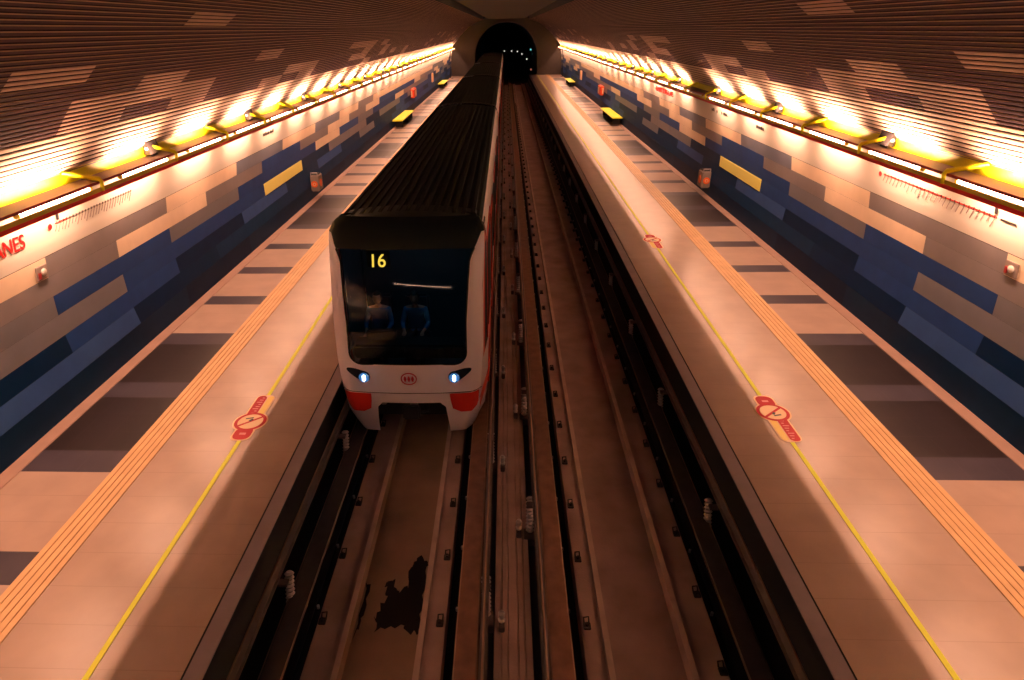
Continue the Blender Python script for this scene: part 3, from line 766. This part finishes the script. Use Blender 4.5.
# ------------------------------------------------------------------ metro train
TX = -1.68
train = thing('metro_train', (TX, 9.0, -.94), 'white and red metro train with a black ribbed roof entering on the left track', 'train')
TO = (TX, 9.0, -.94)
def tb(mb, name, parent=train, smooth=False):
    """Build from world coordinates under the train (or a part of it)."""
    ob = mb.build(name, None, smooth)
    for v in ob.data.vertices: v.co -= Vector(TO)
    ob.parent = parent; return ob
BW = 1.27
SIDE = [(1.20, -.78), (1.24, -.60), (1.262, -.2), (BW, .2), (BW, .85), (BW, 1.0), (BW, 2.0), (1.268, 2.2), (1.262, 2.45), (1.235, 2.58)]
def roof_pts():
    pts = [(1.235, 2.58), (1.20, 2.645)]
    for k in range(15):                         # lengthwise ribs
        x0 = 1.15 - k * (2.30 / 15); w = 2.30 / 15
        z = lambda x: 2.80 - .105 * (x / 1.2) ** 2
        pts += [(x0, z(x0)), (x0 - w * .42, z(x0 - w * .42)), (x0 - w * .5, z(x0 - w * .5) + .018), (x0 - w * .92, z(x0 - w * .92) + .018)]
    pts += [(-1.15, 2.80 - .105 * .9), (-1.20, 2.645), (-1.235, 2.58)]
    return pts
def carriage(y0, y1, first):
    b = MB()
    prof = [(TX + x, z) for x, z in reversed([(a, c) for a, c in SIDE])]
    ys = ys_range(y0, y1, 1.0)
    L = y1 - y0
    for sd in (1, -1):
        P = [(TX + sd * x, z) for x, z in SIDE]
        mats = ['t_under', 't_white', 't_red', 't_white', 't_white', 't_white', 't_white', 't_white', 't_white']
        b.strip(P, ys, mats)
    rp = [(TX + x, z) for x, z in roof_pts()]
    b.strip(rp, [y0, y1], ['t_white'] + ['t_roof'] * (len(rp) - 3) + ['t_white'])
    b.strip([(TX - 1.20, -.78), (TX + 1.20, -.78)], [y0, y1], 't_under')
    if not first: 
        endp = [(TX + x, z) for x, z in SIDE] + [(TX + x, 2.62 + .12 * (1 - (x / 1.2) ** 2)) for x in (1.1, .6, 0, -.6, -1.1)] + [(TX - x, z) for x, z in reversed(SIDE)]
        b.face([(x, y0, z) for x, z in endp], 't_black')
    endp = [(TX + x, z) for x, z in SIDE] + [(TX + x, 2.62 + .12 * (1 - (x / 1.2) ** 2)) for x in (1.1, .6, 0, -.6, -1.1)] + [(TX - x, z) for x, z in reversed(SIDE)]
    b.face([(x, y1, z) for x, z in endp], 't_black')
    o = tb(b, 'carriage', train)
    # doors and windows on both sides, each its own sub-part
    for sd in (1, -1):
        if sd < 0 and True: sides = 'platform'
        x = TX + sd * (BW + .004)
        yy = y0 + (2.6 if first else 1.2)
        nd = 0
        while yy + 1.3 < y1 - .6:
            d = MB(); d.box(min(x, x + sd * .016), max(x, x + sd * .016), yy, yy + 1.3, -.05, 2.15, 't_red', .01); 
            d.box(min(x + sd * .012, x + sd * .02), max(x + sd * .012, x + sd * .02), yy + .1, yy + .6, .75, 1.95, 't_black', .004); d.box(min(x + sd * .012, x + sd * .02), max(x + sd * .012, x + sd * .02), yy + .7, yy + 1.2, .75, 1.95, 't_black', .004)
            tb(d, 'door', o)
            if yy + 3.6 < y1 - .5:
                w = MB(); w.box(min(x, x + sd * .012), max(x, x + sd * .012), yy + 1.55, yy + 3.35, .85, 1.95, 't_black', .03); tb(w, 'window', o)
            yy += 3.85
    # wheels
    for yw in ((y0 + 2.6), (y0 + 4.6), (y1 - 4.6), (y1 - 2.6)):
        w = MB()
        for sd in (1, -1):
            w.tube([(TX + sd * 1.24, yw, -.46), (TX + sd * .94, yw, -.46)], .475, 'black', 20); w.tube([(TX + sd * 1.245, yw, -.46), (TX + sd * 1.20, yw, -.46)], .2, 'grey_steel', 14)
        w.tube([(TX - 1.2, yw, -.46), (TX + 1.2, yw, -.46)], .07, 'grey_steel', 8)
        tb(w, 'wheel_set', o, True)
    return o
FR = 9.75                                       # where the front mask meets the first carriage
ends = [(FR + .15, 25.85), (26.25, 42.6), (43.0, 59.9), (60.3, 77.0), (77.4, 87.0)]
for i, (a, c) in enumerate(ends):
    carriage(a, c, i == 0)
    if i:
        b = MB(); pa = ends[i - 1][1]
        arc = [(TX + 1.235, 2.60)] + [(TX + x, 2.725 + .14 * (1 - (x / 1.2) ** 2)) for x in (1.15, .9, .6, .3, 0, -.3, -.6, -.9, -1.15)] + [(TX - 1.235, 2.60)]
        b.strip([(TX + 1.2, -.6)] + arc + [(TX - 1.2, -.6)], [pa, pa + .06], 't_joint')
        b.strip([(TX + 1.14, -.6)] + [(x, z - .09) for x, z in arc[1:-1]] + [(TX - 1.14, -.6)], [pa, a], 't_black')
        b.strip([(TX + 1.2, -.6)] + arc + [(TX - 1.2, -.6)], [a - .06, a], 't_joint')
        tb(b, 'gangway')
# -- cab front: a raked mask
YF = [(-.85, 8.88), (-.40, 8.76), (0.0, 8.69), (.35, 8.67), (.60, 8.70), (1.2, 8.83), (1.8, 9.0), (2.35, 9.2), (2.6, 9.30), (2.72, 9.42), (2.80, 9.6)]
HW = [(-.85, .98), (-.6, 1.08), (-.40, 1.13), (0.0, 1.16), (.35, 1.185), (.64, 1.20), (1.8, 1.215), (2.35, 1.24), (2.6, 1.25), (2.72, 1.21), (2.80, 1.10)]
GW = [(.60, .955), (1.3, .955), (2.25, 1.02), (2.6, 1.20), (2.8, 1.10)]
def fy(x, z):
    """Depth of the mask at offset x from the train's middle and height z: bowed in plan, corners turned back."""
    u = abs(x) / max(.1, interp(z, HW))
    base = 8.67 + .115 * (z - .35) ** 2 if .35 < z < 2.5 else interp(z, YF) - (.0 if z < 1 else max(0, .033 - .3 * (z - 2.5)))
    return base + .09 * u * u + .12 * max(0, u - .85) ** 2 / .0225
def fp_(x, z, off=0.0): return (TX + x, fy(x, z) - off, z)
def glass_w(z):
    r = .20; z0 = .60; w = interp(z, GW)
    return w if z > z0 + r else w - r + math.sqrt(max(0, r * r - (r - (z - z0)) ** 2))
zg = [.60, .61, .63, .66, .70, .75, .80] + [.80 + .0835 * i for i in range(1, 24)] + [2.76, 2.80]
def panel(zs, xa, xb, nx, m, b=None, off=0.0):
    b = b or MB(); base = len(b.v); k = b.mi(m)
    for z in zs:
        for i in range(nx + 1): b.v.append(fp_(xa(z) + (xb(z) - xa(z)) * i / nx, z, off))
    for j in range(len(zs) - 1):
        for i in range(nx):
            a = base + j * (nx + 1) + i; b.f.append((a, a + 1, a + nx + 2, a + nx + 1)); b.m.append(k)
    return b
b = MB(); hw = lambda z: interp(z, HW)
for sd in (1, -1):
    panel([z for z in zg if z <= 2.56] + [2.6], lambda z: sd * glass_w(z), lambda z: sd * hw(z), 8, 't_white', b)
    panel([2.6, 2.66, 2.72, 2.76, 2.80], lambda z: sd * min(interp(z, GW), hw(z)), lambda z: sd * hw(z), 3, 't_black', b)
zch = [-.15, -.1, -.02, .06, .15, .25, .35, .45, .53, .60]
panel(zch, lambda z: -hw(z), hw, 36, 't_white', b)
# bumper legs beside the coupler gap
zl = [-.85, -.76, -.64, -.55, -.45, -.35, -.25, -.15]
HL = [(-.85, .98), (-.80, 1.04), (-.6, 1.10), (-.4, 1.14), (-.15, 1.155)]
def inner_leg(z): return .57 + .05 * min(1, max(0, (-.15 - z) / .6)) - (.0 if z < -.22 else .08 * (z + .22) / .07)
for sd in (1, -1):
    panel(zl, lambda z: sd * inner_leg(z), lambda z: sd * min(hw(z) if z > -.15 else interp(z, HL), 1.25), 10, 't_white', b)
mask_front = b
# sides of the mask running back to the first carriage
for sd in (1, -1):
    zs = [-.85, -.76, -.6, -.4, -.15, 0, .2, .5, .85, 1.2, 1.6, 2.0, 2.35, 2.6, 2.72, 2.80]
    pr = []
    for z in zs:
        w = interp(z, HL) if z < -.15 else hw(z)
        front = (TX + sd * w, fy(w, z), z); wb = interp(z, [(c, a) for a, c in SIDE] + [(2.72, 1.15), (2.8, .9)])
        back = (TX + sd * wb, FR + .16, min(z, 2.79))
        pr.append((front, back))
    for (f0, b0), (f1, b1) in zip(pr, pr[1:]):
        zm = (f0[2] + f1[2]) / 2
        for q in range(4):
            l = lambda f, bk, t: tuple(f[i] + (bk[i] - f[i]) * t for i in range(3))
            m = 't_black' if zm > 2.6 else ('t_red' if -.35 < zm < -.1 else 't_white')
            if .5 < zm < 2.5 and q: m = 't_red' if (q == 1 or zm > 2.3 or zm < .6) else 't_black'
            b.face([l(f0, b0, q / 4), l(f0, b0, (q + 1) / 4), l(f1, b1, (q + 1) / 4), l(f1, b1, q / 4)], m)
tb(b, 'cab_mask', train, True)
# roof cap from the windscreen head back to the ribbed roof
b = MB()
xs = [-1.1 + 2.2 * i / 16 for i in range(17)]
rz = lambda x: 2.815 - .105 * (x / 1.2) ** 2 - .11 * max(0, (abs(x) - 1.15) / .09)
rows = [[(TX + x, fy(x, 2.8), 2.80) for x in xs], [(TX + x * 1.125, 9.86, rz(x * 1.125)) for x in xs], [(TX + x * 1.125, 10.3, rz(x * 1.125)) for x in xs]]
for r0, r1 in zip(rows, rows[1:]):
    for i in range(16): b.face([r0[i], r0[i + 1], r1[i + 1], r1[i]], 't_black')
tb(b, 'roof_cap', train, True)
# black surround above the glass and the glass itself
b = panel([2.40, 2.44, 2.52, 2.60, 2.66, 2.72, 2.76, 2.80], lambda z: -min(interp(z, GW), hw(z)), lambda z: min(interp(z, GW), hw(z)), 30, 't_black', None, .0)
tb(b, 'header_panel', train, True)
zs = [z for z in zg if z < 2.38] + [2.40]
b = panel(zs, lambda z: -glass_w(z), lambda z: glass_w(z), 30, 'glass')
tb(b, 'windscreen', train, True)
b = MB()                                        # rubber seal hugging the glass edge
seal = [fp_(s_ * glass_w(z), z, .006) for s_, zz in ((1, list(reversed(zs))),) for z in zz] + [fp_(-glass_w(z), z, .006) for z in zs]
b.tube(seal, .012, 't_black', 6); tb(b, 'windscreen_seal', train, True)
# destination number behind the glass
o = text('16', .22, .22, 'amber', 'destination_number'); 
o.matrix_world = Matrix.Translation((-2.23, 9.24, 2.08)) @ Matrix.Rotation(math.radians(72), 4, 'X')
bpy.context.view_layer.update()
me = o.data; me.transform(o.matrix_world); me.transform(Matrix.Translation(-Vector(TO))); o.matrix_world = Matrix.Identity(4); o.parent = train
o.name = 'destination_number'
b = MB(); b.box(-2.32, -1.95, 9.30, 9.36, 2.06, 2.34, 't_black', .01); tb(b, 'display_box')
# headlights
for sd in (1, -1):
    b = MB(); pts = []
    def teardrop(grow, off, m, b):
        out = []
        for k in range(28):
            a = 2 * math.pi * k / 28; r = .115 + grow
            x = sd * .76 + r * math.cos(a); z = .37 + r * math.sin(a) * .95
            d = (x - sd * .76) * sd
            if d > 0: x += sd * d * 1.35; z = .37 + (z - .37) * (1 - d * 2.6) + d * 1.15
            out.append(fp_(x, z, off))
        c = fp_(sd * .82, .39, off)
        for k in range(28): b.face([out[k], out[(k + 1) % 28], c], m)
        return out
    ring = teardrop(0, .012, 'head_bezel', b); back = [(x, y + .03, z) for x, y, z in ring]
    for k in range(28): b.face([ring[k], ring[(k + 1) % 28], back[(k + 1) % 28], back[k]], 'head_bezel')
    hl = tb(b, 'headlight'); hl['label'] = 'dark teardrop headlight'
    x, y, z = fp_(sd * .745, .36, .014)
    b = MB(); b.tube([(x, y + .004, z), (x, y - .012, z)], .088, 'head_bowl', 24); tb(b, 'reflector', hl, True)
    b = MB(); b.box(x - .024, x + .024, y - .028, y - .012, z - .062, z + .062, 'headlight', .02); tb(b, 'bulb', hl, True)
# emblem: ring with three lozenges
x, y, z = fp_(0, .35, .006)
b = MB(); ring = [(x + .125 * math.cos(2 * math.pi * k / 32), y - .002, z + .105 * math.sin(2 * math.pi * k / 32)) for k in range(33)]
b.tube(ring, .010, 'logo_red', 6, False)
for dx in (-.062, 0, .062):
    b.face([(x + dx - .026, y - .006, z), (x + dx, y - .006, z + .062), (x + dx + .026, y - .006, z), (x + dx, y - .006, z - .062)], 'logo_red')
    b.box(x + dx - .016, x + dx + .016, y - .010, y - .002, z - .045, z + .045, 'logo_red', .003)
tb(b, 'emblem')
# red corner blocks on the bumper
for sd in (1, -1):
    def xi(z): return sd * (.66 + .05 * max(0, (-.05 - z)) / .3 + (.12 * max(0, (-.28 - z)) / .08))
    def xo(z): return sd * (min(hw(z), interp(z, HL) if z < -.15 else 9) - (.02 + .10 * max(0, (-.26 - z)) / .10))
    b = panel([-.36, -.33, -.28, -.2, -.1, 0.0, .05], xi, xo, 8, 't_red', None, .018)
    b2 = panel([-.36, -.33, -.28, -.2, -.1, 0.0, .05], xi, xo, 8, 't_red', None, .0)
    tb(b, 'corner_block', train, True)
b = MB(); pts = [fp_(-1.18 + 2.36 * i / 24, .06, .004) for i in range(25)]; b.tube(pts, .007, 'grey_steel', 6); tb(b, 'bumper_seam', train, True)
# dark gap under the chin with the coupler
b = MB(); b.box(TX - 1.0, TX + 1.0, 9.35, 9.45, -.80, .0, 't_under'); 
for sd in (1, -1): b.box(TX + sd * .52 - .04, TX + sd * .52 + .04, 8.95, 9.3, -.34, -.12, 'box_grey', .01)
tb(b, 'underframe')
b = MB(); b.tube([(TX - .02, 9.4, -.42), (TX - .02, 8.95, -.42), (TX - .02, 8.86, -.42)], [.07, .07, .12], 'grey_steel', 14)
b.box(TX - .18, TX + .12, 8.80, 8.90, -.56, -.28, 't_under', .03); b.tube([(TX + .25, 9.3, -.3), (TX + .22, 9.0, -.5), (TX + .12, 8.9, -.45)], .025, 't_under', 8); tb(b, 'coupler', train, True)
# cab interior: side linings, back wall, desk
b = MB()
b.box(TX - 1.1, TX + 1.1, 10.9, 10.95, -.2, 2.5, 't_cab'); b.box(TX - 1.15, TX + 1.15, 9.0, 10.95, -.05, .0, 't_cab')
b.box(TX - 1.14, TX - 1.12, 9.6, 10.95, 0, 2.5, 't_cab'); b.box(TX + 1.12, TX + 1.14, 9.6, 10.95, 0, 2.5, 't_cab')
b.box(TX - 1.1, TX + 1.1, 9.5, 10.95, 2.52, 2.55, 't_cab'); tb(b, 'cab_lining')
b = MB(); b.box(TX - .95, TX + .95, 8.98, 9.35, .55, .80, 't_black', .04); b.box(TX - .75, TX - .25, 9.15, 9.3, .8, .98, 't_black', .03); tb(b, 'driving_desk', train, True)
for x in (-.68, -.02):
    b = MB(); b.box(TX + x - .24, TX + x + .24, 9.75, 10.2, .42, .54, 'seat', .04); b.box(TX + x - .22, TX + x + .22, 10.2, 10.3, .5, 1.2, 'seat', .04); b.tube([(TX + x, 9.98, 0), (TX + x, 9.98, .44)], .06, 'grey_steel', 10); tb(b, 'cab_seat', train, True)
# cab door window and red frame on the visible side, just behind the mask
for sd in (1, -1):
    x = TX + sd * (BW - .004)
    def quad(pts, m, name, off):
        b = MB(); P = [(x + sd * off, y, z) for y, z in pts]; Q = [(x - sd * .02, y, z) for y, z in pts]
        b.face(P, m); 
        for k in range(len(P)): b.face([P[k], P[(k + 1) % len(P)], Q[(k + 1) % len(P)], Q[k]], m)
        tb(b, name)
    quad([(9.80, .55), (9.92, .95), (9.98, 2.35), (12.0, 2.35), (12.0, .55)], 't_red', 'side_flash', .012)
    quad([(10.02, .70), (10.10, 2.22), (11.9, 2.22), (11.9, .70)], 't_black', 'cab_side_window', .020)
    quad([(9.95, -.45), (10.9, .35), (12.0, .35), (11.0, -.45)], 't_red', 'side_flash', .012)
# cab lamp
ld = bpy.data.lights.new('cab_lamp', 'AREA'); ld.shape = 'RECTANGLE'; ld.size = .8; ld.size_y = .3; ld.energy = 2.2; ld.color = (.35, .75, 1.0)
lo = bpy.data.objects.new('cab_lamp', ld); COL.objects.link(lo); lo.parent = train; lo.location = Vector((TX, 9.95, 2.48)) - Vector(TO)

# ------------------------------------------------------------------ people in the cab
def person(loc, lab, lean=0.0, reach=.35, turn=0.0):
    t = thing('person', loc, lab, 'person'); t.rotation_euler = (0, 0, turn)
    # skeleton: seated, facing -Y (towards the windscreen); seat top at z=0
    J = {'pel': (0, .12, .10, .15, .13), 'sp1': (0, .12, .24, .145, .11), 'sp2': (0, .10, .38, .165, .115), 'ch': (0, .09, .50, .155, .10), 'nk': (0, .075, .585, .055, .055), 'hd0': (0, .06, .64, .06, .065)}
    for sd, n_ in ((1, 'R'), (-1, 'L')):
        J.update({'sh' + n_: (sd * .175, .09, .52, .062, .062), 'el' + n_: (sd * .235, .0, .27, .046, .046), 'wr' + n_: (sd * .17, -.22 - reach * .2, .25, .028, .028), 'hp' + n_: (sd * .16, -.29 - reach * .2, .245, .034, .020),
                  'hi' + n_: (sd * .09, .08, .07, .095, .095), 'kn' + n_: (sd * .13, -.34, .06, .065, .065), 'an' + n_: (sd * .13, -.30, -.34, .042, .042), 'ft' + n_: (sd * .14, -.45, -.385, .040, .03)})
    E = [('pel', 'sp1'), ('sp1', 'sp2'), ('sp2', 'ch'), ('ch', 'nk'), ('nk', 'hd0')]
    for n_ in 'RL': E += [('ch', 'sh' + n_), ('sh' + n_, 'el' + n_), ('el' + n_, 'wr' + n_), ('wr' + n_, 'hp' + n_), ('pel', 'hi' + n_), ('hi' + n_, 'kn' + n_), ('kn' + n_, 'an' + n_), ('an' + n_, 'ft' + n_)]
    for sd, n_ in ((1, 'R'), (-1, 'L')):
        hx, hy, hz = J['hp' + n_][:3]
        for q, (dx, ln) in enumerate(((-.026, .058), (-.009, .070), (.009, .066), (.026, .050))):
            a = 'f%d%s' % (q, n_); c = 'g%d%s' % (q, n_)
            J[a] = (hx + dx, hy - .045, hz + .004, .009, .009); J[c] = (hx + dx * 1.1, hy - .045 - ln * .75, hz - .022, .008, .008); E += [('hp' + n_, a), (a, c)]
        a = 't' + n_; J[a] = (hx - sd * .042, hy - .035, hz - .008, .010, .010); E.append(('hp' + n_, a))
    names = list(J); me = bpy.data.meshes.new('body')
    me.from_pydata([J[k][:3] for k in names], [(names.index(a), names.index(c)) for a, c in E], [])
    ob = bpy.data.objects.new('body', me); COL.objects.link(ob)
    md = ob.modifiers.new('skin', 'SKIN'); md.use_smooth_shade = True
    for i, k in enumerate(names):
        me.skin_vertices[0].data[i].radius = J[k][3:5]; me.skin_vertices[0].data[i].use_root = (k == 'pel')
    ob.modifiers.new('sub', 'SUBSURF').levels = 1
    bpy.context.view_layer.update()
    nm = bpy.data.meshes.new_from_object(ob.evaluated_get(bpy.context.evaluated_depsgraph_get()))
    COL.objects.unlink(ob); bpy.data.objects.remove(ob)
    # head grown into the same mesh
    bm = bmesh.new(); bm.from_mesh(nm); n0 = len(bm.verts)
    bmesh.ops.create_uvsphere(bm, u_segments=24, v_segments=16, radius=1.0)
    bm.verts.ensure_lookup_table()
    for v in list(bm.verts)[n0:]:
        x, y, z = v.co; x *= .075 * (1 - .18 * max(0, -z)); w = z; y2 = y * .095; z2 = z * .118
        if y < -.6 and abs(x) < .02 and -.35 < w < .15: y2 -= .022 * (1 - abs(w + .15) / .35)      # nose
        if y < -.5 and .05 < w < .32 and .015 < abs(x) < .045: y2 += .010                          # eye sockets
        if y < -.6 and -.62 < w < -.48 and abs(x) < .03: y2 += .005                                # mouth line
        if abs(y) < .25 and abs(w) < .25 and abs(x) > .066: x *= 1.16                               # ears
        v.co = (x, y2 + .05, z2 + .745)
    bm.to_mesh(nm); bm.free()
    for k in ('blue_shirt', 'skin', 'navy_trousers'): pass
    nm.materials.clear()
    for k in ('skin', 'blue_shirt', 'navy_trousers'): nm.materials.append(M[k])
    for p in nm.polygons:
        c = p.center; p.use_smooth = True
        if c.z > .57: p.material_index = 0
        elif c.z < .14 and not (abs(c.x) > .19 and c.y > -.2 and c.z > .2): p.material_index = 2
        elif c.y < -.10 and abs(c.x) > .1 and c.z > .15: p.material_index = 0 if c.y < -.20 else 1
        else: p.material_index = 1
    body = bpy.data.objects.new('body', nm); COL.objects.link(body); body.parent = t
    b = MB(); bm = bmesh.new(); bmesh.ops.create_uvsphere(bm, u_segments=24, v_segments=16, radius=1.0)
    for v in bm.verts:
        x, y, z = v.co; v.co = (x * .083, y * .103 + .058, z * .124 + .755)
    bmesh.ops.delete(bm, geom=[v for v in bm.verts if v.co.z < .70 or (v.co.y < -.005 and v.co.z < .805)], context='VERTS'); b.addbm(bm, 'hair'); b.build('hair', t, True)
    return t
person((TX - .68, 9.90, .50), 'person in a blue shirt seated at the left of the train cab')
person((TX - .02, 9.90, .50), 'person in a blue shirt seated in the middle of the train cab behind the glass', reach=.1)

# ------------------------------------------------------------------ lamp under the footbridge the photo is taken from (seen mirrored in the windscreen)
t = thing('footbridge_lamp', (-2.8, -3.0, 5.55), 'long thin tube lamp behind the camera, mirrored as an orange streak in the train windscreen', 'lamp')
t.rotation_euler = (0, math.radians(7), 0)
b = MB(); b.tube([(-2.9, 0, 0), (2.9, 0, 0)], .03, 'tube', 10); b.build('tube', t, True)
b = MB(); b.box(-2.95, 2.95, -.06, .06, .04, .10, 'lamp_grey', .01); b.build('housing', t)
for x in (-2, 2):
    b = MB(); b.tube([(x, 0, .10), (x, 0, 1.02)], .012, 'dark_metal', 6); b.build('hanger', t)
